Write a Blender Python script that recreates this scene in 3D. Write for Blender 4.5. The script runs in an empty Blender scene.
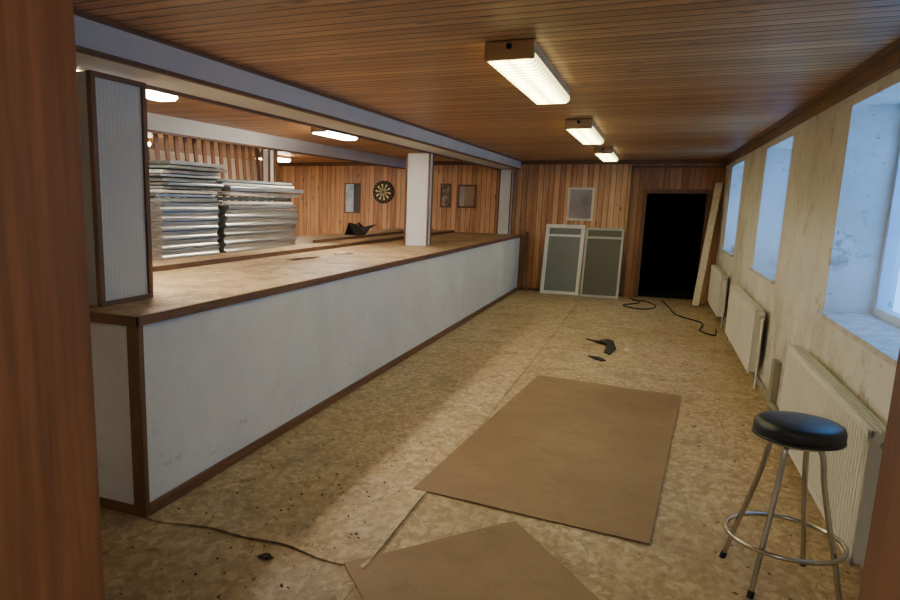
import bpy, bmesh, math, random
from mathutils import Vector, Matrix
random.seed(7)
C=bpy.context.scene.collection
XC,XR,D,HC,ZC=-2.31,1.05,13.52,1.072,2.45
BC=HC+.035
XL=-7.8; YF=0.726
def sr(r,g,b):
    f=lambda c:(c/255/12.92) if c/255<=.04045 else ((c/255+.055)/1.055)**2.4
    return (f(r),f(g),f(b),1)
# ---------------------------------------------------------------- materials
class M:
    def __init__(s,name):
        s.m=bpy.data.materials.new(name); s.m.use_nodes=True; s.t=s.m.node_tree; s.n=s.t.nodes; s.n.clear()
        s.out=s.n.new("ShaderNodeOutputMaterial"); s.b=s.n.new("ShaderNodeBsdfPrincipled"); s.t.links.new(s.b.outputs[0],s.out.inputs[0])
    def set(s,inp,v):
        if isinstance(v,bpy.types.NodeSocket): s.t.links.new(v,inp)
        else: inp.default_value=v
    def coord(s,kind):
        if kind=="world": return s.n.new("ShaderNodeNewGeometry").outputs["Position"]
        return s.n.new("ShaderNodeTexCoord").outputs["Object"]
    def sep(s,v):
        x=s.n.new("ShaderNodeSeparateXYZ"); s.set(x.inputs[0],v); return x.outputs
    def comb(s,a,b,c):
        x=s.n.new("ShaderNodeCombineXYZ")
        for i,v in enumerate((a,b,c)): s.set(x.inputs[i],v)
        return x.outputs[0]
    def ma(s,op,a,b=0.0,c=0.0):
        x=s.n.new("ShaderNodeMath"); x.operation=op; s.set(x.inputs[0],a); s.set(x.inputs[1],b); s.set(x.inputs[2],c); return x.outputs[0]
    def noise(s,v,scale,detail=4,rough=.6):
        x=s.n.new("ShaderNodeTexNoise"); s.set(x.inputs["Vector"],v); x.inputs["Scale"].default_value=scale; x.inputs["Detail"].default_value=detail; x.inputs["Roughness"].default_value=rough; return x.outputs[0]
    def vor(s,v,scale,feat='F1',out="Distance"):
        x=s.n.new("ShaderNodeTexVoronoi"); x.feature=feat; s.set(x.inputs["Vector"],v); x.inputs["Scale"].default_value=scale; return x.outputs[out]
    def white(s,w):
        x=s.n.new("ShaderNodeTexWhiteNoise"); x.noise_dimensions='1D'; s.set(x.inputs["W"],w); return x.outputs["Value"]
    def ramp(s,f,stops):
        x=s.n.new("ShaderNodeValToRGB"); s.set(x.inputs[0],f); e=x.color_ramp.elements
        while len(e)<len(stops): e.new(.5)
        for i,(p,c) in enumerate(stops): e[i].position=p; e[i].color=c
        return x.outputs[0]
    def mix(s,f,a,b,mode='MIX'):
        x=s.n.new("ShaderNodeMix"); x.data_type='RGBA'; x.blend_type=mode; s.set(x.inputs[0],f); s.set(x.inputs[6],a); s.set(x.inputs[7],b); return x.outputs[2]
    def step(s,v,lo,hi):
        x=s.n.new("ShaderNodeMapRange"); s.set(x.inputs[0],v); x.inputs[1].default_value=lo; x.inputs[2].default_value=hi; return x.outputs[0]
    def bump(s,h,st=.3,dist=.01):
        x=s.n.new("ShaderNodeBump"); x.inputs["Strength"].default_value=st; x.inputs["Distance"].default_value=dist; s.set(x.inputs["Height"],h); s.t.links.new(x.outputs[0],s.b.inputs["Normal"])
    def col(s,c): s.set(s.b.inputs["Base Color"],c)
    def rough(s,v): s.set(s.b.inputs["Roughness"],v)
def pine(name,along,across,w,dark,light,groove=None,kind="world",knots=True,rough=.5,gw=.05,tint=.35):
    m=M(name); p=m.coord(kind); xyz=m.sep(p); a=xyz[across]; l=xyz[along]; o=xyz[3-across-along]
    t=m.ma('DIVIDE',a,w); fl=m.ma('FLOOR',t); fr=m.ma('FRACT',t); rnd=m.white(fl)
    off=m.ma('MULTIPLY',rnd,37.0)
    v=m.comb(m.ma('ADD',m.ma('MULTIPLY',l,1.3),off),m.ma('MULTIPLY',a,22.0),m.ma('MULTIPLY',o,22.0))
    g=m.noise(v,1.0,5,.65)
    g2=m.ma('ADD',g,m.ma('MULTIPLY',m.ma('SUBTRACT',rnd,.5),tint))
    c=m.ramp(g2,[(.25,dark),(.7,light)])
    if knots:
        kv=m.comb(m.ma('ADD',m.ma('MULTIPLY',l,2.6),off),m.ma('MULTIPLY',t,1.0),0.0)
        kd=m.vor(kv,1.0); k=m.step(kd,.16,.07)
        dk=tuple(x*.22 for x in dark[:3])+(1,)
        c=m.mix(m.ma('MULTIPLY',k,.85),c,dk)
    gr=m.step(m.ma('ABSOLUTE',m.ma('SUBTRACT',fr,.5)),.5-gw,.5-gw*.35)
    gd=groove or tuple(x*.16 for x in dark[:3])+(1,)
    c=m.mix(gr,c,gd); m.col(c); m.rough(rough)
    m.bump(m.ma('SUBTRACT',1.0,gr),.5,.008)
    return m.m
def plain(name,c,rough=.5,metal=0,var=.15,scale=6,kind="obj",bump=0):
    m=M(name); p=m.coord(kind); n=m.noise(p,scale,5)
    d=tuple(x*(1-var) for x in c[:3])+(1,); l=tuple(min(1,x*(1+var*.6)) for x in c[:3])+(1,)
    m.col(m.ramp(n,[(.3,d),(.7,l)])); m.rough(rough); m.b.inputs["Metallic"].default_value=metal
    if bump: m.bump(m.noise(p,scale*8,3),bump,.004)
    return m.m
def grain(name,dark,light,along=1,kind="obj",rough=.5):
    m=M(name); s=m.sep(m.coord(kind)); k=[28.0,28.0,28.0]; k[along]=1.8
    v=m.comb(*[m.ma('MULTIPLY',s[i],k[i]) for i in range(3)])
    m.col(m.ramp(m.noise(v,1.0,5,.65),[(.3,dark),(.7,light)])); m.rough(rough); return m.m
ceil_m=pine("pine_ceiling",0,1,.098,sr(150,104,62),sr(206,156,102),knots=True,rough=.42,gw=.10,tint=.3)
wall_pine=pine("pine_wall_boards",2,0,.098,sr(174,118,78),sr(232,182,132),rough=.45,gw=.06,tint=.35)
brown_y=grain("brown_trim_wood",sr(90,60,40),sr(134,94,62),1,"world")
brown_x=grain("brown_trim_wood_cross",sr(90,60,40),sr(134,94,62),0,"world")
brown_z=grain("brown_trim_wood_upright",sr(92,62,40),sr(134,94,62),2,"world")
dark_z=grain("dark_casing_wood",sr(84,52,32),sr(122,80,50),2,"world")
jamb_m=grain("orange_door_lining",sr(96,60,36),sr(134,88,54),2,"world",.5)
def whitepaint(name,base=(226,226,222),bead=None,dirt=.35,axis=1,kind="world",scuff=False):
    m=M(name); p=m.coord(kind); s=m.sep(p)
    n=m.noise(p,1.6,5); n2=m.noise(p,14,5)
    c=m.ramp(n,[(.3,sr(*[int(x*.94) for x in base])),(.65,sr(*base))])
    spots=m.step(m.noise(p,5.5,6,.75),.68,.78)
    c=m.mix(m.ma('MULTIPLY',spots,dirt),c,sr(150,134,108))
    c=m.mix(m.ma('MULTIPLY',m.step(n2,.55,.8),.12),c,sr(160,150,130))
    if scuff:
        low=m.step(s[2],.6,.05)
        sc=m.step(m.noise(m.comb(m.ma('MULTIPLY',s[0],3.0),m.ma('MULTIPLY',s[1],3.0),m.ma('MULTIPLY',s[2],7.0)),1.6,6,.7),.60,.68)
        c=m.mix(m.ma('MULTIPLY',m.ma('MULTIPLY',low,sc),.6),c,sr(140,122,96))
    if bead:
        fr=m.ma('FRACT',m.ma('DIVIDE',s[axis],bead)); gr=m.step(m.ma('ABSOLUTE',m.ma('SUBTRACT',fr,.5)),.42,.5)
        c=m.mix(m.ma('MULTIPLY',gr,.45),c,sr(120,116,106)); m.bump(m.ma('SUBTRACT',1.0,gr),.4,.004)
    m.col(c); m.rough(.5); return m.m
white_m=whitepaint("white_painted_board",(232,234,234),scuff=True)
bead_m=whitepaint("white_beadboard",(214,218,218),.03,axis=1)
beam_m=whitepaint("white_beam_paint",(216,218,216),None)
m=M("stained_plaster"); p=m.coord("world"); s=m.sep(p)
c=m.ramp(m.noise(p,.9,5),[(.3,sr(210,208,200)),(.65,sr(230,230,226))])
c=m.mix(m.ma('MULTIPLY',m.step(m.noise(p,1.5,7,.72),.49,.66),.5),c,sr(182,170,144))
c=m.mix(m.ma('MULTIPLY',m.step(m.noise(p,4.0,6,.72),.60,.67),.6),c,sr(146,130,104))
sp=m.step(m.noise(p,11,5,.72),.64,.69)
c=m.mix(m.ma('MULTIPLY',sp,.65),c,sr(112,94,70))
low=m.ma('MULTIPLY',m.step(s[2],.9,.0),m.step(m.noise(p,3.0,6,.7),.42,.60))
c=m.mix(m.ma('MULTIPLY',low,.65),c,sr(136,120,94)); m.col(c); m.rough(.8); m.bump(m.noise(p,30,5),.25,.005)
plaster=m.m
def floormat(name,gain=1.0):
    m=M(name); p=m.coord("world"); s=m.sep(p)
    def g(r,gg,b): return sr(min(255,r*gain),min(255,gg*gain),min(255,b*gain))
    wp=m.comb(m.ma('ADD',m.ma('MULTIPLY',s[0],1.0),m.ma('MULTIPLY',m.noise(p,9,3),.12)),m.ma('MULTIPLY',s[1],.5),0.0)
    vc=m.vor(wp,42,'F1',"Color"); sv=m.sep(vc)[0]
    c=m.ramp(sv,[(.0,g(162,140,106)),(.5,g(190,168,132)),(1.0,g(212,192,156))])
    wp2=m.comb(m.ma('MULTIPLY',s[0],.6),m.ma('ADD',m.ma('MULTIPLY',s[1],.8),3.3),0.0)
    sv2=m.sep(m.vor(wp2,28,'F1',"Color"))[1]
    c=m.mix(m.ma('MULTIPLY',m.step(sv2,.6,1.0),.45),c,g(150,124,86))
    c=m.mix(m.ma('MULTIPLY',m.step(m.noise(p,22,6,.75),.48,.66),.5),c,g(138,114,80))
    c=m.mix(m.ma('MULTIPLY',m.step(m.noise(p,.8,6,.65),.44,.66),.4),c,g(168,136,88))
    c=m.mix(m.ma('MULTIPLY',m.step(m.noise(p,2.2,8,.76),.52,.64),.5),c,g(124,102,72))
    c=m.mix(m.ma('MULTIPLY',m.step(m.noise(p,6,8,.78),.59,.64),.6),c,g(84,66,46))
    c=m.mix(m.ma('MULTIPLY',m.step(m.noise(p,17,6,.76),.62,.66),.7),c,g(68,54,38))
    near=m.ma('MULTIPLY',m.step(s[1],5.0,2.0),.5)
    c=m.mix(m.ma('MULTIPLY',near,m.step(m.noise(p,1.7,7,.72),.30,.58)),c,g(120,104,80))
    def seam(v,x0,w=.006): return m.step(m.ma('ABSOLUTE',m.ma('SUBTRACT',v,x0)),w,w*.3)
    sm=m.ma('MAXIMUM',seam(s[0],-1.052),m.ma('MAXIMUM',seam(s[1],7.65),seam(s[1],10.2)))
    c=m.mix(m.ma('MULTIPLY',sm,.6),c,g(84,62,40))
    m.col(c); m.rough(m.ramp(m.noise(p,3,4),[(.3,(.42,)*3+(1,)),(.7,(.7,)*3+(1,))])); m.bump(m.noise(p,30,4),.15,.003); return m.m
floor_m=floormat("worn_chipboard_floor"); sheet_m=floormat("worn_chipboard_sheet",1.03)
m=M("brown_hardboard"); p=m.coord("world")
c=m.ramp(m.noise(p,1.4,6,.7),[(.3,sr(124,98,68)),(.7,sr(148,121,87))])
c=m.mix(m.ma('MULTIPLY',m.step(m.noise(p,6,8,.8),.52,.66),.4),c,sr(102,78,52)); m.col(c); m.rough(.55); hard_m=m.m
m=M("worn_counter_laminate"); p=m.coord("world"); s=m.sep(p)
c=m.ramp(m.noise(p,1.5,6,.7),[(.3,sr(164,136,98)),(.7,sr(208,184,144))])
c=m.mix(m.ma('MULTIPLY',m.step(m.noise(p,3.2,9,.82),.46,.55),.7),c,sr(122,96,64))
c=m.mix(m.ma('MULTIPLY',m.step(m.noise(m.comb(m.ma('MULTIPLY',s[0],6.0),s[1],0.0),2.0,8,.8),.55,.62),.55),c,sr(226,214,188))
c=m.mix(m.ma('MULTIPLY',m.step(m.noise(p,12,7,.8),.57,.62),.75),c,sr(84,62,42)); m.col(c); m.rough(.5); top_m=m.m
chrome=plain("chrome_tube",sr(190,188,182),.22,1,.1)
vinyl=plain("black_vinyl",sr(34,40,48),.36,0,.2,bump=.15)
rad_m=whitepaint("cream_radiator_enamel",(230,228,220),dirt=.3)
frame_w=plain("white_window_paint",sr(200,212,222),.45,0,.08)
sill_m=plain("dusty_sill",sr(200,200,194),.6,0,.3,10)
black_m=plain("matt_black",sr(18,17,16),.7,0,.3)
darkroom=plain("passage_shade_black",sr(14,13,12),.9,0,.2,kind="world")  # near-black colour: the passage's darkness is painted into the material
m=M("dull_silver_metal"); p=m.coord("obj"); s_=m.sep(p)
c=m.ramp(m.noise(m.comb(m.ma('MULTIPLY',s_[0],8.0),m.ma('MULTIPLY',s_[1],1.6),m.ma('MULTIPLY',s_[2],50.0)),1.0,4),[(.3,sr(140,144,146)),(.7,sr(216,216,210))])
m.col(c); m.rough(.28); m.b.inputs["Metallic"].default_value=.9; silver=m.m
foam=plain("offwhite_board",sr(206,206,200),.6,0,.2,5,"obj")
grayb=plain("blue_grey_board",sr(120,130,132),.6,0,.25,5,"obj")
def gridmat(name,a,b):
    mm=M(name); p=mm.coord("obj"); s=mm.sep(p)
    fx=mm.ma('FRACT',mm.ma('MULTIPLY',s[0],60.0)); fz=mm.ma('FRACT',mm.ma('MULTIPLY',s[2],60.0))
    q=mm.ma('MAXIMUM',mm.step(fx,.6,.9),mm.step(fz,.6,.9)); mm.col(mm.mix(q,a,b)); mm.rough(.5); return mm.m
mesh_m=gridmat("dark_insect_mesh",sr(78,74,64),sr(108,104,92))
mesh_l=gridmat("pale_insect_mesh",sr(108,114,110),sr(144,148,142))
mirror=plain("mirror_glass",sr(210,210,210),.03,1,.02)
cable_m=plain("black_cable_rubber",sr(24,23,22),.5,0,.1)
g=M("clear_pane"); g.n.remove(g.b); tr=g.n.new("ShaderNodeBsdfTransparent"); gl=g.n.new("ShaderNodeBsdfGlossy"); gl.inputs["Roughness"].default_value=.05; mx=g.n.new("ShaderNodeMixShader"); mx.inputs[0].default_value=.06
g.t.links.new(tr.outputs[0],mx.inputs[1]); g.t.links.new(gl.outputs[0],mx.inputs[2]); g.t.links.new(mx.outputs[0],g.out.inputs[0]); glass_m=g.m
def emis(name,c,st,ribs=True):
    m=M(name); m.b.inputs["Base Color"].default_value=c
    s=m.sep(m.coord("obj"))
    tb=m.ma('ABSOLUTE',m.ma('SUBTRACT',m.ma('ABSOLUTE',s[0]),.05))
    glow=m.step(tb,.07,.0)
    f=m.ma('ADD',.16,m.ma('MULTIPLY',glow,1.15))
    if ribs:
        fr=m.ma('FRACT',m.ma('MULTIPLY',s[1],12.0)); f=m.ma('MULTIPLY',f,m.ma('ADD',.4,m.ma('MULTIPLY',m.step(m.ma('ABSOLUTE',m.ma('SUBTRACT',fr,.5)),.15,.4),.65)))
    m.set(m.b.inputs["Emission Color"],c); m.set(m.b.inputs["Emission Strength"],m.ma('MULTIPLY',f,st)); m.rough(.3); return m.m
diff_m=emis("lit_prismatic_cover",(1,.88,.34,1),23)
diff_w=emis("lit_prismatic_cover_white",(1,.90,.74,1),150)
# ---------------------------------------------------------------- geometry helpers
def meta(o,label=None,cat=None,kind=None,group=None):
    if label:o["label"]=label
    if cat:o["category"]=cat
    if kind:o["kind"]=kind
    if group:o["group"]=group
    return o
def finish(name,bm,mats,parent=None,loc=None,smooth=False,bevel=0):
    me=bpy.data.meshes.new(name); 
    if loc is not None: bmesh.ops.translate(bm,verts=bm.verts,vec=-Vector(loc))
    bmesh.ops.recalc_face_normals(bm,faces=bm.faces); bm.to_mesh(me); bm.free()
    o=bpy.data.objects.new(name,me); C.objects.link(o)
    for x in (mats if isinstance(mats,(list,tuple)) else [mats]): me.materials.append(x)
    if loc is not None:
        o.location=loc
    if parent: 
        o.parent=parent
        if loc is not None: o.location=Vector(loc)-Vector(parent.location)
    if smooth:
        for f in me.polygons: f.use_smooth=True
    if bevel:
        b=o.modifiers.new("bevel","BEVEL"); b.width=bevel; b.segments=2; b.limit_method='ANGLE'
    return o
def addbox(bm,b,mi=0):
    x0,x1,y0,y1,z0,z1=b
    vs=[bm.verts.new((x,y,z)) for x in (x0,x1) for y in (y0,y1) for z in (z0,z1)]
    for f in ((0,1,3,2),(4,6,7,5),(0,4,5,1),(2,3,7,6),(0,2,6,4),(1,5,7,3)):
        bm.faces.new([vs[i] for i in f]).material_index=mi
def boxes(name,bs,mats,parent=None,bevel=0,local=False):
    bm=bmesh.new()
    for b in bs: addbox(bm,b[:6],b[6] if len(b)>6 else 0)
    x=[b[0] for b in bs]+[b[1] for b in bs]; y=[b[2] for b in bs]+[b[3] for b in bs]; z=[b[4] for b in bs]+[b[5] for b in bs]
    if local: return finish(name,bm,mats,parent,None,False,bevel)
    loc=((min(x)+max(x))/2,(min(y)+max(y))/2,(min(z)+max(z))/2)
    return finish(name,bm,mats,parent,loc,False,bevel)
def addtube(bm,pts,r,seg=12,closed=False):
    pts=[Vector(p) for p in pts]; n=len(pts); rings=[]; up=None
    for i,p in enumerate(pts):
        if closed: t=(pts[(i+1)%n]-pts[i-1]).normalized()
        else: t=(pts[min(i+1,n-1)]-pts[max(i-1,0)]).normalized()
        if up is None: up=Vector((0,0,1)) if abs(t.z)<.9 else Vector((1,0,0))
        a=(up-t*up.dot(t)).normalized(); b=t.cross(a); up=a
        rings.append([bm.verts.new(p+(a*math.cos(2*math.pi*k/seg)+b*math.sin(2*math.pi*k/seg))*r) for k in range(seg)])
    rng=range(n if closed else n-1)
    for i in rng:
        A=rings[i];B=rings[(i+1)%n]
        for k in range(seg): bm.faces.new((A[k],A[(k+1)%seg],B[(k+1)%seg],B[k]))
    if not closed: bm.faces.new(rings[0]); bm.faces.new(rings[-1][::-1])
def smoothpath(P,n=10):
    P=[Vector(p) for p in P]; P=[P[0]]+P+[P[-1]]; o=[]
    for i in range(1,len(P)-2):
        a,b,c,d=P[i-1:i+3]
        for k in range(n):
            t=k/n; o.append(.5*((2*b)+(c-a)*t+(2*a-5*b+4*c-d)*t*t+(-a+3*b-3*c+d)*t**3))
    o.append(P[-2]); return o
def addlathe(bm,prof,seg=40,c=(0,0,0)):
    rings=[]
    for r,z in prof:
        rings.append([bm.verts.new((c[0]+r*math.cos(2*math.pi*k/seg),c[1]+r*math.sin(2*math.pi*k/seg),c[2]+z)) for k in range(seg)])
    for A,B in zip(rings,rings[1:]):
        for k in range(seg): bm.faces.new((A[k],A[(k+1)%seg],B[(k+1)%seg],B[k]))
    bm.faces.new(rings[0][::-1]); bm.faces.new(rings[-1])
def empty(name,loc,label,cat,group=None):
    e=bpy.data.objects.new(name,None); e.empty_display_size=.1; e.location=loc; C.objects.link(e); return meta(e,label,cat,None,group)
def st(o): o["kind"]="structure"; return o
# ---------------------------------------------------------------- room shell
st(boxes("floor",[(XL-.2,XR+.4,-1.6,D+2.4,-.12,0)],floor_m))
st(boxes("ceiling",[(XL-.2,XR+.4,-1.6,D+2.4,ZC,ZC+.12)],ceil_m))
st(boxes("wall_left",[(XL-.2,XL,YF,D,0,ZC)],whitepaint("aged_wall_paint",(222,214,196))))
DX0,DX1,DZ=-.15,.80,1.87
st(boxes("wall_back",[(XL-.2,DX0,D,D+.15,0,ZC),(DX1,XR,D,D+.15,0,ZC),(DX0,DX1,D,D+.15,DZ,ZC)],wall_pine))
W=[(3.45,5.22),(7.2,8.75),(10.85,12.4)]; WZ0,WZ1,TH=1.0,2.27,.36
bs=[(XR,XR+TH,-1.6,D+.15,0,WZ0),(XR,XR+TH,-1.6,D+.15,WZ1,ZC)]; py=-1.6
for a,b in W: bs.append((XR,XR+TH,py,a,WZ0,WZ1)); py=b
bs.append((XR,XR+TH,py,D+.15,WZ0,WZ1))
st(boxes("wall_right",bs,plaster))
JX0,JX1=-.716,.205
st(boxes("wall_front",[(XL-.2,JX0-.03,YF-.2,YF-.005,0,ZC),(JX1+.03,XR,YF-.2,YF-.005,0,ZC),(JX0-.03,JX1+.03,YF-.2,YF-.005,2.08,ZC)],plaster))
st(boxes("door_1",[(JX0-.03,JX0,YF-.225,YF,0,2.08),(JX1,JX1+.03,YF-.225,YF,0,2.08),(JX0,JX1,YF-.225,YF,2.05,2.08)],jamb_m))
st(boxes("wall_hall_unseen",[(-1.7,-1.5,-1.6,YF-.2,0,ZC),(-1.7,XR,-1.6,-1.5,0,ZC)],plaster))  # unseen enclosure, added to keep sky light from entering behind the camera
st(boxes("wall_passage",[(-1.2,-1.1,D+.15,D+2.3,0,ZC),(-1.2,XR+TH,D+2.2,D+2.3,0,ZC),(XR+.3,XR+.4,D+.15,D+2.3,0,ZC),(-1.1,XR+.3,D+.16,D+2.2,.001,.006),(-1.1,XR+.3,D+.16,D+2.2,ZC-.006,ZC-.001)],darkroom))  # thin near-black sheets carry the painted shade over passage floor and ceiling
st(boxes("trim_1",[(-.39,DX0-.05,D-.035,D,0,2.30),(DX1+.05,XR-.02,D-.035,D,0,2.30),(DX0-.05,DX1+.05,D-.035,D,DZ+.05,2.30)],pine("darker_surround_boards",2,0,.098,sr(130,84,52),sr(180,124,80),rough=.5)))
st(boxes("door_2",[(DX0-.07,DX0,D-.07,D+.15,0,DZ+.07),(DX1,DX1+.07,D-.07,D+.15,0,DZ+.07),(DX0,DX1,D-.07,D+.15,DZ,DZ+.07)],dark_z))
st(boxes("trim_2",[(-.44,-.39,D-.05,D,0,2.35),(-.44,XR-.02,D-.05,D,2.30,2.35)],brown_z))
st(boxes("trim_3",[(XL,XR,D-.03,D-.0,ZC-.075,ZC),(XL,XR,D-.05,D,ZC-.025,ZC)],brown_x))
st(boxes("trim_4",[(XR-.03,XR,YF,D-.05,ZC-.11,ZC),(XR-.06,XR,YF,D-.05,ZC-.03,ZC)],brown_y))
st(boxes("baseboard_back",[(-2.25,-.44,D-.015,D,0,.05)],brown_x))
st(boxes("baseboard_right",[(XR-.02,XR,YF,D-.06,0,.07)],plain("grimy_skirting",sr(160,152,136),.6,0,.3,5,"world")))
for i,(a,b) in enumerate(W):
    x0,x1=XR+TH-.10,XR+TH-.04; f=.05; z0,z1=WZ0+.0,WZ1; mid=(a+b)/2
    w=st(boxes("window_%d"%(i+1),[(x0,x1,a,a+f,z0,z1),(x0,x1,b-f,b,z0,z1),(x0,x1,a+f,b-f,z0,z0+f),(x0,x1,a+f,b-f,z1-f,z1),(x0,x1,mid-.03,mid+.03,z0+f,z1-f)],frame_w))
    pn=boxes("pane",[(x0+.02,x0+.026,a+f,b-f,z0+f,z1-f)],glass_m,w)
    st(boxes("trim_%d"%(10+i),[(XR-.03,x0,a-.03,b+.03,WZ0-.03,WZ0+.002)],sill_m))
    ld=bpy.data.lights.new("sky_portal","AREA"); ld.shape='RECTANGLE'; ld.size=b-a; ld.size_y=WZ1-WZ0
    lo=bpy.data.objects.new("sky_portal",ld); lo.location=(XR+TH+.02,mid,(WZ0+WZ1)/2)
    lo.rotation_euler=(Vector((-1,0,0))).to_track_quat('-Z','Z').to_euler(); ld.cycles.is_portal=True; C.objects.link(lo)
# ---------------------------------------------------------------- beams and posts
BX0,BX1,BZ=-2.80,-2.395,2.30
b1=empty("ceiling_beam",(BX1,7,BZ),"long white boxed beam with brown edges above the bar counter","beam")
boxes("beam_board",[(BX0,BX1,YF,D-.05,BZ,ZC)],beam_m,b1)
boxes("edge_strip",[(BX1-.02,BX1+.008,YF,D-.06,BZ-.018,BZ+.004)],brown_y,b1)
boxes("edge_strip",[(BX0-.008,BX0+.02,3.2,D-.06,BZ-.022,BZ+.004)],brown_y,b1)
boxes("edge_strip",[(BX1,BX1+.02,YF,D-.06,ZC-.02,ZC)],brown_y,b1)
b2=empty("ceiling_beam",(-4.5,7,2.29),"white painted beam running behind the stacked panels","beam")
boxes("beam_board",[(-4.66,-4.50,3.2,D-.05,2.29,ZC)],beam_m,b2)
boxes("edge_strip",[(-4.52,-4.492,3.2,D-.06,2.27,2.292)],brown_y,b2)
def post(x0,x1,y0,y1,z0,z1,label,m=white_m):
    e=empty("support_post",((x0+x1)/2,(y0+y1)/2,z0),label,"post")
    boxes("post_core",[(x0+.012,x1-.012,y0+.012,y1-.012,z0,z1)],m,e)
    t=.022
    for a,b in ((x0,y0),(x1-t,y0),(x0,y1-t),(x1-t,y1-t)):
        boxes("corner_strip",[(a,a+t,b,b+t,z0,z1)],brown_z,e)
    return e
post(-3.06,-2.73,8.80,8.97,HC+.002,BZ-.024,"square white painted post with brown corners standing on the counter")
post(-2.74,-2.50,13.24,13.46,HC+.002,BZ-.024,"white post standing on the counter against the pine wall")
e=empty("support_post",(-2.9,3.0,HC+.002),"wide white beadboard pillar with brown trim at the counter end","post")
boxes("post_core",[(-3.2,-2.67,2.79,3.19,HC+.002,BZ-.023)],bead_m,e)
boxes("corner_strip",[(-2.685,-2.655,2.78,2.812,HC+.002,BZ-.023)],brown_z,e)
boxes("corner_strip",[(-2.685,-2.655,3.168,3.2,HC+.002,BZ-.023)],brown_z,e)
boxes("base_strip",[(-2.668,-2.655,2.812,3.168,HC+.002,HC+.025)],brown_y,e)
boxes("head_strip",[(-2.668,-2.655,2.812,3.168,BZ-.05,BZ-.023)],brown_y,e)
post(-4.64,-4.52,7.75,7.89,BC+.002,2.268,"slim white post behind the stacked panels")
post(-4.64,-4.52,4.3,4.42,BC+.002,2.268,"slim white post behind the stacked panels")
# ---------------------------------------------------------------- bar counter
cb=empty("bar_counter",(XC-.6,8,0),"long bar counter with white front, worn tan top, brown edging","bar counter")
YE=2.66
boxes("front_panel",[(XC-.03,XC,YE+.02,D-.07,.0,HC-.02)],white_m,cb)
boxes("end_panel",[(-3.58,XC-.03,YE,YE+.03,.05,HC-.02)],white_m,cb)
boxes("back_panel",[(-3.58,-3.55,YE+.03,D-.05,0,HC-.02)],brown_y,cb)
boxes("countertop",[(-3.58,XC+.005,YE-.02,D-.04,HC-.02,HC)],top_m,cb)
boxes("edge_strip",[(XC+.005,XC+.025,YE-.045,D-.06,HC-.05,HC+.001)],brown_y,cb,.003)
boxes("edge_strip",[(-3.58,XC+.025,YE-.045,YE-.02,HC-.05,HC+.001)],brown_x,cb,.003)
boxes("corner_strip",[(XC-.065,XC+.012,YE-.014,YE+.02,0,HC-.05)],brown_z,cb)
boxes("corner_strip",[(XC,XC+.012,D-.14,D-.07,0,HC-.05)],brown_z,cb)
boxes("kick_strip",[(XC,XC+.016,YE+.02,D-.07,0,.065)],brown_y,cb)
boxes("kick_strip",[(-3.58,XC-.065,YE-.014,YE,0,.05)],brown_x,cb)
sh=empty("back_counter",(-4.2,8,0),"brown edged shelf counter with worn board top behind the bar","counter")
boxes("countertop",[(-4.9,-3.66,3.3,D-.04,BC-.025,BC)],top_m,sh)
boxes("edge_strip",[(-3.66,-3.63,3.3,D-.04,BC-.06,BC+.001)],brown_y,sh,.003)
boxes("front_panel",[(-3.74,-3.71,3.35,D-.05,0,BC-.025)],brown_y,sh)
meta(boxes("wooden_batten",[(-4.03,-4.0,8.0,D-.3,BC+.002,BC+.035)],brown_y),"brown wooden batten lying along the back counter","batten")
# ---------------------------------------------------------------- stacks
def ribbed(name,x0,x1,y0,y1,z0,h,mat):
    bm=bmesh.new(); prof=[(x0,z0),(x1-.008,z0),(x1,z0+h*.03),(x1,z0+h*.12)]
    n=9   # folded sheet-metal edge: lips above and below a shallow curved channel
    for k in range(n+1):
        t=k/n; prof.append((x1-.003-.020*math.sin(math.pi*t), z0+h*(.13+.68*t)))
    prof+=[(x1,z0+h*.82),(x1,z0+h*.90),(x1-.008,z0+h*.94),(x0,z0+h*.94)]
    A=[bm.verts.new((a,y0,b)) for a,b in prof];B=[bm.verts.new((a,y1,b)) for a,b in prof]
    for k in range(len(prof)): bm.faces.new((A[k],A[(k+1)%len(prof)],B[(k+1)%len(prof)],B[k]))
    bm.faces.new(A);bm.faces.new(B[::-1])
    return finish(name,bm,mat,None,((x0+x1)/2,(y0+y1)/2,z0))
def stack(y0,y1,n,h,n2,h2,lab,grp,mats2):
    z=BC+.002
    for k in range(n):
        j=random.uniform(-.02,.012)
        o=ribbed("metal_panel",-4.45,-3.95+j,y0+random.uniform(-.01,.01),y1+random.uniform(-.01,.01),z,h,silver)
        meta(o,lab[0],"panel",None,grp[0]); z+=h
    for k in range(n2):
        a=random.uniform(-.05,.05); c=random.uniform(-.08,.05); hh=h2*random.uniform(.7,1.25)
        o=boxes("flat_board",[(-4.45,-3.93+c,y0+a,y1+a+random.uniform(-.05,.05),0,hh*.74)],mats2[k%len(mats2)],None,.003)
        o.location.z=z+hh*.46; o.rotation_euler=(random.uniform(-.006,.006),0,random.uniform(-.03,.03))
        meta(o,lab[1],"board",None,grp[1]); z+=hh
stack(4.93,5.80,6,.084,10,.037,("dull silver panel with channelled edge lying flat in a stack","thin grey board lying on the metal panels"),("silver panels in the nearer stack","thin boards on the nearer stack"),[grayb,silver,foam,grayb,silver])
stack(5.92,7.45,5,.088,7,.048,("dull silver panel with channelled edge lying flat in a stack","off-white board lying on the metal panels"),("silver panels in the farther stack","boards on the farther stack"),[silver,foam,grayb,foam])
sl=empty("slatted_screen",(-4.85,6.9,BC+.002),"brown wooden screen of slanted slats in a frame","screen")
slat_m=grain("slat_wood",sr(104,66,40),sr(152,104,66),2,"obj")
boxes("screen_rail",[(-4.80,-4.76,5.2,8.6,BC+.002,BC+.06)],brown_y,sl)
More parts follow.
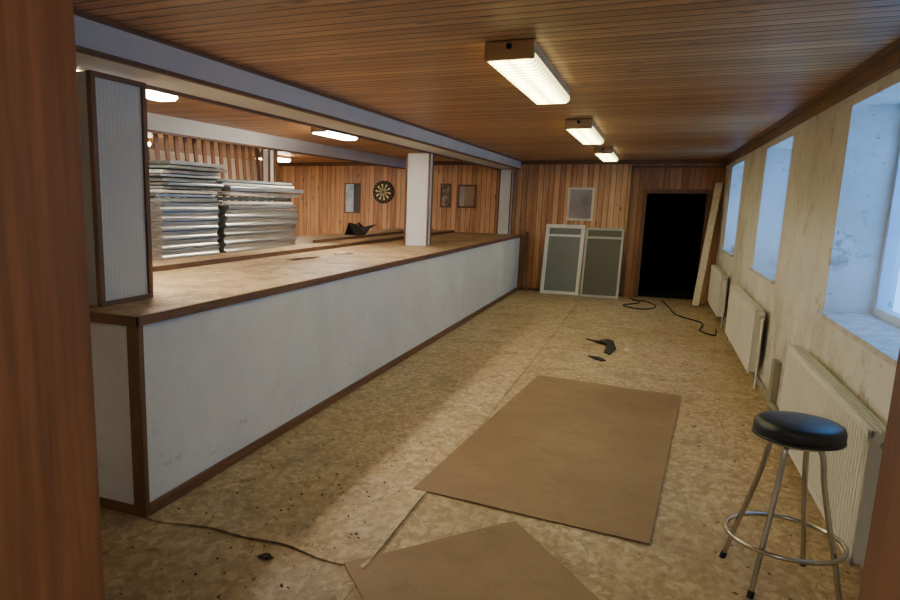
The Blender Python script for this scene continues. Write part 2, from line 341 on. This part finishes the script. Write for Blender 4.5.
boxes("screen_rail",[(-4.80,-4.76,5.2,8.6,2.34,2.40)],brown_y,sl)
y=5.25
while y<8.5:
    o=boxes("slat",[(-.0075,.0075,-.030,.030,-.60,.60)],slat_m,None)
    o.parent=sl; o.location=(0.10,y-6.9,.635); o.rotation_euler=(.13,0,0); y+=.165
# ---------------------------------------------------------------- ceiling lamps
house_m=grain("lamp_housing_wood",sr(170,134,92),sr(206,172,130),1,"obj",.4)
houser=plain("lamp_end_cap",sr(196,160,118),.4,0,.15)
def lamp(x0,x1,y0,y1,dm,label,hm=house_m):
    cx,cy=(x0+x1)/2,(y0+y1)/2
    e=empty("ceiling_lamp",(cx,cy,ZC),label,"ceiling light",)
    boxes("lamp_housing",[(x0+.01,x1-.01,y0+.03,y1-.03,ZC-.055,ZC-.0005)],hm,e)
    for a,b in ((y0,y0+.03),(y1-.03,y1)): boxes("end_cap",[(x0,x1,a,b,ZC-.092,ZC-.0005)],houser,e,.008)
    bm=bmesh.new(); w=(x1-x0)/2-.006; prof=[(-w,-.057),(-w,-.085),(-w+.02,-.102),(w-.02,-.102),(w,-.085),(w,-.057)]
    A=[bm.verts.new((cx+a,y0+.03,ZC+b)) for a,b in prof];B=[bm.verts.new((cx+a,y1-.03,ZC+b)) for a,b in prof]
    for k in range(6): bm.faces.new((A[k],A[(k+1)%6],B[(k+1)%6],B[k]))
    bm.faces.new(A);bm.faces.new(B[::-1])
    finish("diffuser",bm,dm,e,(cx,cy,ZC-.08))
    bm=bmesh.new(); addlathe(bm,[(.014,0),(.014,.015),(.006,.022)],16); bmesh.ops.rotate(bm,verts=bm.verts,matrix=Matrix.Rotation(math.pi/2,3,'X'))
    k=finish("pull_knob",bm,black_m,e,None); k.location=(0,y0-cy,-.03)
for y0,y1 in ((3.62,5.22),(7.05,8.75),(10.5,12.2)): lamp(-.86,-.61,y0,y1,diff_m,"long fluorescent ceiling lamp with wooden housing and yellow lit cover")
for y0,y1 in ((3.0,4.28),(6.72,7.6)): lamp(-3.42,-3.24,y0,y1,diff_w,"bright fluorescent ceiling lamp behind the bar beam")
lamp(-6.6,-6.4,6.6,7.8,diff_w,"bright fluorescent ceiling lamp behind the bar beam")
lamp(-6.5,-6.3,10.6,11.6,diff_w,"bright fluorescent ceiling lamp behind the bar beam")
# ---------------------------------------------------------------- floor sheets
def sheet(name,corners,t,mat,label,cat="board",curl=0):
    bm=bmesh.new(); n=14; a,b,c,d=[Vector((x,y,0)) for x,y in corners]; top=[];bot=[]
    for i in range(n+1):
        rt=[];rb=[]
        for j in range(n+1):
            u,v=i/n,j/n; p=(a*(1-u)+b*u)*(1-v)+(d*(1-u)+c*u)*v
            ed=max(abs(u-.5),abs(v-.5))*2
            z=.002+curl*max(0,ed-.75)*4*(.35+.65*abs(math.sin(5*u+3*v)))
            rb.append(bm.verts.new((p.x,p.y,z))); rt.append(bm.verts.new((p.x,p.y,z+t)))
        top.append(rt);bot.append(rb)
    for i in range(n):
        for j in range(n):
            bm.faces.new((top[i][j],top[i+1][j],top[i+1][j+1],top[i][j+1])); bm.faces.new((bot[i][j],bot[i][j+1],bot[i+1][j+1],bot[i+1][j]))
    for i in range(n):
        bm.faces.new((top[i][0],bot[i][0],bot[i+1][0],top[i+1][0])); bm.faces.new((top[i][n],top[i+1][n],bot[i+1][n],bot[i][n]))
        bm.faces.new((top[0][i],top[0][i+1],bot[0][i+1],bot[0][i])); bm.faces.new((top[n][i],bot[n][i],bot[n][i+1],top[n][i+1]))
    ctr=(a+b+c+d)/4
    return meta(finish(name,bm,mat,None,(ctr.x,ctr.y,0)),label,cat)
sheet("hardboard_sheet",[(-1.15,3.60),(.12,3.47),(.35,6.51),(-.90,6.69)],.005,hard_m,"large brown hardboard sheet lying flat on the chipboard floor",curl=.006)
sheet("hardboard_sheet",[(-.53,3.44),(-1.17,2.66),(-.36,1.70),(.26,2.42)],.005,hard_m,"smaller brown hardboard sheet lying askew near the floor seam",curl=.006)
bm=bmesh.new(); nx,ny=24,40; T=[];B=[]
for i in range(nx+1):
    u=i/nx; rt=[];rb=[]
    for j in range(ny+1):
        v=(j/ny)**2
        x=-2.29+u*1.225; y0=2.64+.05*math.sin(u*3.1)-.012*math.sin(u*17); y=y0+v*(D-.06-y0)
        cz=.010*math.exp(-((y-y0)/.12)**2)*(math.sin(math.pi*u)**2*.9+.1)+.008*math.exp(-((u-1)/.05)**2)*math.exp(-((y-3.0)/.8)**2)
        rb.append(bm.verts.new((x,y,.001+cz))); rt.append(bm.verts.new((x,y,.005+cz)))
    T.append(rt);B.append(rb)
for i in range(nx):
    for j in range(ny):
        bm.faces.new((T[i][j],T[i+1][j],T[i+1][j+1],T[i][j+1])); bm.faces.new((B[i][j],B[i][j+1],B[i+1][j+1],B[i+1][j]))
for i in range(nx):
    bm.faces.new((T[i][0],B[i][0],B[i+1][0],T[i+1][0])); bm.faces.new((T[i][ny],T[i+1][ny],B[i+1][ny],B[i][ny]))
for j in range(ny):
    bm.faces.new((T[0][j],T[0][j+1],B[0][j+1],B[0][j])); bm.faces.new((T[nx][j],B[nx][j],B[nx][j+1],T[nx][j+1]))
meta(finish("floor_covering_sheet",bm,sheet_m,None,(-1.7,8,0)),"worn tan floor covering strip with curled edge beside the counter","floor covering")
# ---------------------------------------------------------------- bar stool
SX,SY=.65,3.37
s=empty("bar_stool",(SX,SY,0),"round black vinyl bar stool with four chrome legs and foot ring","stool")
bm=bmesh.new(); addlathe(bm,[(.145,.675),(.164,.682),(.171,.700),(.171,.725),(.164,.742),(.145,.751),(.08,.757),(.01,.758)],48,(SX,SY,0))
finish("seat",bm,vinyl,s,(SX,SY,.7),True)
bm=bmesh.new(); addtube(bm,[(SX+.168*math.cos(a*math.pi/24),SY+.168*math.sin(a*math.pi/24),.683) for a in range(48)],.006,8,True)
finish("seat_piping",bm,vinyl,s,(SX,SY,.68),True)
bm=bmesh.new(); addlathe(bm,[(.12,.655),(.125,.66),(.125,.676)],32,(SX,SY,0)); finish("seat_plate",bm,chrome,s,(SX,SY,.66))
rz=.215; rr=.228
for k in range(4):
    a=math.radians(58+90*k); ca,sa=math.cos(a),math.sin(a)
    prof=[(.085,.655),(.105,.62),(.125,.5),(.165,.33),(.205,.18),(.245,.012)]
    bm=bmesh.new(); addtube(bm,smoothpath([(SX+r*ca,SY+r*sa,z) for r,z in prof],5),.0115,12); finish("leg",bm,chrome,s,(SX+.17*ca,SY+.17*sa,.33),True)
    bm=bmesh.new(); addtube(bm,[(SX+.241*ca,SY+.241*sa,.03),(SX+.249*ca,SY+.249*sa,0)],.014,12); finish("foot_cap",bm,black_m,s,(SX+.245*ca,SY+.245*sa,.0))
bm=bmesh.new(); addtube(bm,[(SX+rr*math.cos(a*math.pi/32),SY+rr*math.sin(a*math.pi/32),rz) for a in range(64)],.0105,10,True)
finish("foot_ring",bm,chrome,s,(SX,SY,rz),True)
# ---------------------------------------------------------------- radiators
def radiator(y0,y1,label,z0=.13,z1=.72):
    xb=XR-.045; xf=XR-.125
    e=empty("radiator",(XR-.08,(y0+y1)/2,0),label,"radiator")
    bm=bmesh.new(); p=.045; n=int((y1-y0-.06)/p); pts=[]; st0=y0+.03; p=(y1-y0-.06)/n
    for k in range(n):
        b=st0+k*p
        pts+=[(b,xf+.010),(b+p*.25,xf+.010),(b+p*.35,xf),(b+p*.9,xf)]
    pts.append((st0+n*p,xf+.008))
    A=[bm.verts.new((x,y,z0+.03)) for y,x in pts];B=[bm.verts.new((x,y,z1-.03)) for y,x in pts]
    for k in range(len(pts)-1): bm.faces.new((A[k],A[k+1],B[k+1],B[k]))
    ribs=finish("ribbed_face",bm,rad_m,e,((xf),(y0+y1)/2,.4))
    boxes("radiator_body",[(xf+.012,xb,y0+.01,y1-.01,z0+.01,z1-.01),(xf-.002,xf+.012,y0,y1,z0,z0+.032),(xf-.002,xf+.012,y0,y1,z1-.032,z1),(xf-.002,xf+.012,y0,y0+.032,z0,z1),(xf-.002,xf+.012,y1-.032,y1,z0,z1)],rad_m,e,.003)
    boxes("top_grille",[(xf+.01+i*.015,xf+.016+i*.015,y0+.01,y1-.01,z1-.01,z1+.004) for i in range(5)],rad_m,e)
    for yy in (y0+.2,y1-.2): boxes("wall_bracket",[(xb,XR-.004,yy,yy+.04,z0+.05,z1-.05)],rad_m,e)
    bm=bmesh.new(); addtube(bm,[(xb-.02,y1-.02,z0+.06),(xb-.02,y1+.06,z0+.06),(xb-.02,y1+.07,z0+.04),(xb-.02,y1+.07,0)],.009,10); finish("pipe",bm,rad_m,e,(xb,y1,z0))
    bm=bmesh.new(); addtube(bm,[(xb-.02,y0+.01,z1-.06),(xb-.02,y0-.05,z1-.06)],.02,14); finish("valve",bm,chrome,e,(xb,y0,z1-.06))
    bm=bmesh.new(); addtube(bm,[(xb-.02,y0-.04,z1-.06),(xb-.02,y0-.06,z1-.09),(xb-.02,y0-.06,0)],.008,10); finish("pipe",bm,rad_m,e,(xb,y0,z1))
radiator(3.45,5.47,"white ribbed panel radiator on the plaster wall beside the stool",.10,.72)
radiator(7.2,9.5,"white ribbed panel radiator below the middle window")
radiator(10.75,12.6,"white ribbed panel radiator near the doorway")
# ---------------------------------------------------------------- leaning mesh screens
def screen(cx,w,h,base_y,fm,mm,lab,fr,rail=False,zr=0.0):
    lean=math.atan2(D-.02-base_y,h)*.98
    e=empty("framed_mesh_screen",(cx,base_y,0),lab,"screen")
    e.rotation_euler=(-lean,0,zr)
    def bx(n,b,m):
        o=boxes(n,b,m,None,.002,local=True); o.parent=e; return o
    bs=[(-w/2,-w/2+fr,0,.03,0,h),(w/2-fr,w/2,0,.03,0,h),(-w/2+fr,w/2-fr,0,.03,0,fr),(-w/2+fr,w/2-fr,0,.03,h-fr,h)]
    if rail: bs.append((-w/2+fr,w/2-fr,0,.03,h-fr-.16,h-fr-.12))
    bx("screen_frame",bs,fm)
    bx("mesh_panel",[(-w/2+fr,w/2-fr,.012,.018,fr,h-fr)],mm)
screen(-1.50,.70,1.32,13.16,plain("white_screen_frame",sr(242,240,234),.5,0,.1),mesh_l,"white framed pale grey mesh screen leaning on the pine wall",.065,True)
screen(-.80,.66,1.29,13.10,plain("grey_screen_frame",sr(186,184,174),.5,0,.12),mesh_m,"grey framed dark mesh screen leaning on the pine wall",.04,True)
# ---------------------------------------------------------------- leaning boards
def leanboard(name,p0,p1,w,t,mat,label,wdir):
    p0=Vector(p0);p1=Vector(p1); ax=(p1-p0).normalized(); wd=Vector(wdir); wd=(wd-ax*wd.dot(ax)).normalized(); nn=ax.cross(wd)
    bm=bmesh.new(); vs=[]
    for c in (p0,p1):
        for a,b in ((-w/2,-t/2),(w/2,-t/2),(w/2,t/2),(-w/2,t/2)): vs.append(bm.verts.new(c+wd*a+nn*b))
    for f in ((0,1,2,3),(7,6,5,4),(0,4,5,1),(1,5,6,2),(2,6,7,3),(3,7,4,0)): bm.faces.new([vs[i] for i in f])
    return meta(finish(name,bm,mat,None,tuple(p0)),label,"board")
pale=grain("pale_board_wood",sr(196,182,156),sr(228,216,192),2,"obj")
leanboard("leaning_board",(.76,12.72,.02),(.96,13.36,2.05),.11,.02,pale,"pale wide board leaning in the corner beside the doorway",(1,-.5,0))
leanboard("leaning_board",(.88,13.05,.02),(.95,13.41,1.75),.10,.02,grain("mid_board",sr(130,92,56),sr(166,124,82),2,"obj"),"brown plank leaning in the corner behind the pale board",(1,-.3,0))
leanboard("leaning_board",(-2.14,13.28,.012),(-2.20,13.47,1.12),.06,.02,brown_z,"short brown batten leaning beside the counter end",(1,0,0))
# ---------------------------------------------------------------- wall items
def framed(name,x0,x1,z0,z1,inner,fm,label,cat,f=.03,innern="picture"):
    e=empty(name,((x0+x1)/2,D-.002,z0),label,cat)
    boxes("picture_frame" if innern=="picture" else "mirror_frame",[(x0,x0+f,D-.025,D-.001,z0,z1),(x1-f,x1,D-.025,D-.001,z0,z1),(x0+f,x1-f,D-.025,D-.001,z0,z0+f),(x0+f,x1-f,D-.025,D-.001,z1-f,z1)],fm,e)
    boxes(innern,[(x0+f,x1-f,D-.014,D-.003,z0+f,z1-f)],inner,e)
    return e
palef=plain("pale_frame",sr(226,224,216),.4)
framed("wall_mirror",-1.50,-1.04,1.36,1.96,mirror,palef,"white framed wall mirror hanging on the pine wall","mirror",.035,"mirror_glass")
# small mirror-like pane: its pale blue and dark reflection is painted into the colour
bp=M("painted_pane_reflection"); pp=bp.coord("obj"); sx=bp.sep(pp)
bp.col(bp.mix(bp.step(sx[0],.03,.035),bp.ramp(bp.noise(pp,7,4),[(.35,sr(150,180,204)),(.65,sr(214,226,232))]),sr(52,54,60))); bp.rough(.4)
framed("framed_wall_piece",-6.05,-5.70,1.40,2.02,bp.m,dark_z,"framed pale blue and dark picture beside the dartboard","picture",.02)
pm=M("faded_print"); p=pm.coord("obj"); pm.col(pm.ramp(pm.noise(p,9,5),[(.35,sr(60,54,48)),(.5,sr(120,104,84)),(.65,sr(186,176,156))])); pm.rough(.3)
framed("framed_wall_piece",-3.95,-3.74,1.55,2.02,pm.m,dark_z,"small dark framed picture on the pine wall","picture")
framed("wall_mirror",-3.60,-3.22,1.55,2.0,mirror,dark_z,"dark framed square mirror on the pine wall","mirror",.035,"mirror_glass")
db=empty("dartboard",(-5.17,D-.001,1.84),"round dartboard with cream and black wedges on the pine wall","dartboard")
bm=bmesh.new(); addlathe(bm,[(.225,0),(.23,.006),(.23,.03),(.225,.036)],48); bmesh.ops.rotate(bm,verts=bm.verts,matrix=Matrix.Rotation(math.pi/2,3,'X'))
o=finish("board_body",bm,black_m,db); 
bm=bmesh.new(); R_=[.0,.012,.025,.10,.112,.165,.178]; 
for i in range(len(R_)-1):
    for k in range(60):
        a0,a1=2*math.pi*k/60+.0,2*math.pi*(k+1)/60; seg=(k//3)%2
        P=[(R_[i],a0),(R_[i+1],a0),(R_[i+1],a1),(R_[i],a1)]
        if i==0: P=P[:3]
        vs=[bm.verts.new((r*math.cos(a),-.0375,r*math.sin(a))) for r,a in P]
        f=bm.faces.new(vs); f.material_index={0:2,1:3}.get(i,(2 if seg else 3) if i in (3,5) else seg)
for k in range(20):
    a=2*math.pi*(k+.5)/20
    c=Vector((math.cos(a)*.203,-.0375,math.sin(a)*.203)); u=Vector((math.cos(a),0,math.sin(a))); v=Vector((-math.sin(a),0,math.cos(a)))
    vs=[bm.verts.new(c+u*x*.009+v*y*.004) for x,y in ((-1,-1),(1,-1),(1,1),(-1,1))]; bm.faces.new(vs).material_index=1
finish("board_face",bm,[black_m,plain("cream_sisal",sr(228,218,168),.8),plain("red_sisal",sr(150,36,28),.8),plain("green_sisal",sr(36,96,52),.8)],db)
# ---------------------------------------------------------------- small things
def cable(name,pts,r,label):
    bm=bmesh.new(); addtube(bm,smoothpath(pts,8),r,8); o=finish(name,bm,cable_m,None,tuple(pts[0]),True); return meta(o,label,"cable")
z=.012
cable("floor_cable",[(-.28,13.2,z),(-.1,12.7,z),(-.35,12.2,z),(-.05,11.9,z),(.15,12.3,z),(0,12.9,z),(-.22,12.95,z)],.010,"black cable looped on the floor before the doorway")
cable("floor_cable",[(.25,13.2,z),(.35,12.4,z),(.45,11.5,z),(.75,10.9,z),(.7,10.2,z),(.85,9.9,z),(.90,10.4,z)],.010,"black cable trailing on the floor to the radiator")
def scrap(name,cx,cy,cz,w,l,h,mat,label,cat,seed):
    rnd=random.Random(seed); bm=bmesh.new(); n=9; top=[];bot=[]
    for k in range(n):
        a=2*math.pi*k/n; r=rnd.uniform(.55,1.0); x=cx+w*r*math.cos(a); y=cy+l*r*math.sin(a); zz=cz+h*rnd.uniform(0,1)
        top.append(bm.verts.new((x,y,zz+.006))); bot.append(bm.verts.new((x,y,cz+.001 if rnd.random()<.5 else zz)))
    c=bm.verts.new((cx,cy,cz+h*.5+.006)); d=bm.verts.new((cx,cy,cz+.001))
    for k in range(n):
        bm.faces.new((top[k],top[(k+1)%n],c)); bm.faces.new((bot[(k+1)%n],bot[k],d)); bm.faces.new((top[k],bot[k],bot[(k+1)%n],top[(k+1)%n]))
    return meta(finish(name,bm,mat,None,(cx,cy,cz)),label,cat)
def flatpiece(name,pts,z0,t,mat,label,cat):
    bm=bmesh.new(); A=[bm.verts.new((x,y,z0+h)) for x,y,h in pts]; B=[bm.verts.new((x,y,z0+h+t)) for x,y,h in pts]; n=len(pts)
    bm.faces.new(A[::-1]); bm.faces.new(B)
    for k in range(n): bm.faces.new((A[k],A[(k+1)%n],B[(k+1)%n],B[k]))
    bmesh.ops.triangulate(bm,faces=[f for f in bm.faces if len(f.verts)>4])
    return meta(finish(name,bm,mat,None,(pts[0][0],pts[0][1],z0)),label,cat)
flatpiece("torn_scrap",[(-.64,8.86,0),(-.5,8.78,0),(-.40,8.85,.02),(-.32,8.72,.03),(-.27,8.30,.02),(-.32,8.02,0),(-.39,8.12,0),(-.38,8.5,.02),(-.46,8.6,.03),(-.52,8.68,.01)],.002,.012,black_m,"torn jagged black scrap lying on the bare floor","scrap")
flatpiece("torn_scrap",[(-.54,7.86,0),(-.42,7.84,0),(-.34,7.7,0),(-.38,7.64,0),(-.47,7.72,0)],.002,.01,black_m,"small black scrap lying on the bare floor","scrap")
scrap("torn_scrap",-.16,8.35,.0,.04,.18,.015,pale,"pale torn splinter beside the black scrap","scrap",3)
scrap("black_bag",-4.35,10.3,BC+.002,.28,.35,.22,black_m,"crumpled black bag lying on the back counter","bag",5)
scrap("crumpled_paper",-3.2,6.2,HC+.001,.12,.4,.015,top_m,"flat crumpled tan paper on the bar top","paper",6)
scrap("crumpled_paper",-3.1,6.9,HC+.001,.1,.25,.02,pale,"small pale paper scrap on the bar top","paper",8)
scrap("plastic_bag",XR+.12,7.55,WZ0+.003,.09,.22,.12,frame_w,"crumpled translucent plastic bag on the window sill","bag",7)
scrap("plastic_bag",XR+.10,11.4,WZ0+.003,.09,.45,.2,frame_w,"crumpled white plastic bag on the window sill","bag",9)
o=boxes("wall_outlet",[(XR-.05,XR-.003,6.35,6.5,.08,.42)],plain("grey_box",sr(150,142,128),.5),None,.006); meta(o,"grey wall mounted junction box low on plaster wall","outlet")
o=boxes("wall_outlet",[(XR-.03,XR-.003,5.85,5.95,.28,.4)],plain("beige_box",sr(196,180,150),.5),None,.006); meta(o,"small beige wall socket low on plaster wall","outlet")
bm=bmesh.new(); rnd=random.Random(11)
for k in range(620):
    x=rnd.uniform(-2.2,1.0); y=2+rnd.random()**1.3*11
    if k<240: x=rnd.uniform(-2.25,-1.0); y=rnd.uniform(1.9,4.5)
    if k>520: x=rnd.uniform(.4,1.0); y=rnd.uniform(3,9)
    if -1.2<x<.36 and 1.7<y<6.7: continue
    if -.8<x<0 and 7.5<y<9.2: continue
    r=rnd.uniform(.003,.012)*rnd.uniform(.4,1) ; h=.002+r*.4
    vs=[bm.verts.new((x+r*math.cos(a+rnd.random())*rnd.uniform(.6,1.8),y+r*math.sin(a)*rnd.uniform(.6,1.8),.006 if x<-1.06 and y>2.7 else .001)) for a in (0,1.3,2.5,3.8,5.0)]
    t=bm.verts.new((x,y,vs[0].co.z+h))
    for i in range(5): bm.faces.new((vs[i],vs[(i+1)%5],t))
    bm.faces.new(vs[::-1])
o=finish("floor_debris",bm,plain("crumb_brown",sr(86,66,44),.8,0,.5,20),None,(0,0,0)); meta(o,"brown crumbs and wood chips scattered over the floor","debris","stuff")
scrap("dry_leaf",-1.52,2.56,.0,.05,.03,.015,plain("leaf_brown",sr(78,58,38),.8),"dark dry leaf clump beside the curled floor covering","leaf",12)
# ---------------------------------------------------------------- light
w=bpy.data.worlds.new("sky"); bpy.context.scene.world=w; w.use_nodes=True
bg=w.node_tree.nodes["Background"]; bg.inputs[0].default_value=(.13,.42,1.0,1); bg.inputs[1].default_value=4.0
ld=bpy.data.lights.new("hall_fill","AREA"); ld.energy=38; ld.size=1.1; ld.color=(.95,.97,1)  # unseen fill light behind the camera, added to brighten jamb and room
lo=bpy.data.objects.new("hall_fill",ld); lo.location=(-.2,-.6,2.38); C.objects.link(lo)
# ---------------------------------------------------------------- camera
F,pt,yw,rl,cy,cx=685.16,.1818,.4111,.0162,326.9,349.55
f=Vector((-math.sin(yw)*math.cos(pt),math.cos(yw)*math.cos(pt),-math.sin(pt)))
rt=Vector((math.cos(yw),math.sin(yw),0)); up=rt.cross(f)
r2=rt*math.cos(rl)+up*math.sin(rl); u2=-rt*math.sin(rl)+up*math.cos(rl)
cd=bpy.data.cameras.new("camera"); cam=bpy.data.objects.new("camera",cd); C.objects.link(cam)
cam.matrix_world=Matrix(((r2.x,u2.x,-f.x,0),(r2.y,u2.y,-f.y,0),(r2.z,u2.z,-f.z,1.65),(0,0,0,1)))
cd.sensor_width=36; cd.sensor_fit='HORIZONTAL'; cd.lens=F/900*36; cd.shift_x=(450-cx)/900; cd.shift_y=(cy-300)/900; cd.clip_start=.02
bpy.context.scene.camera=cam
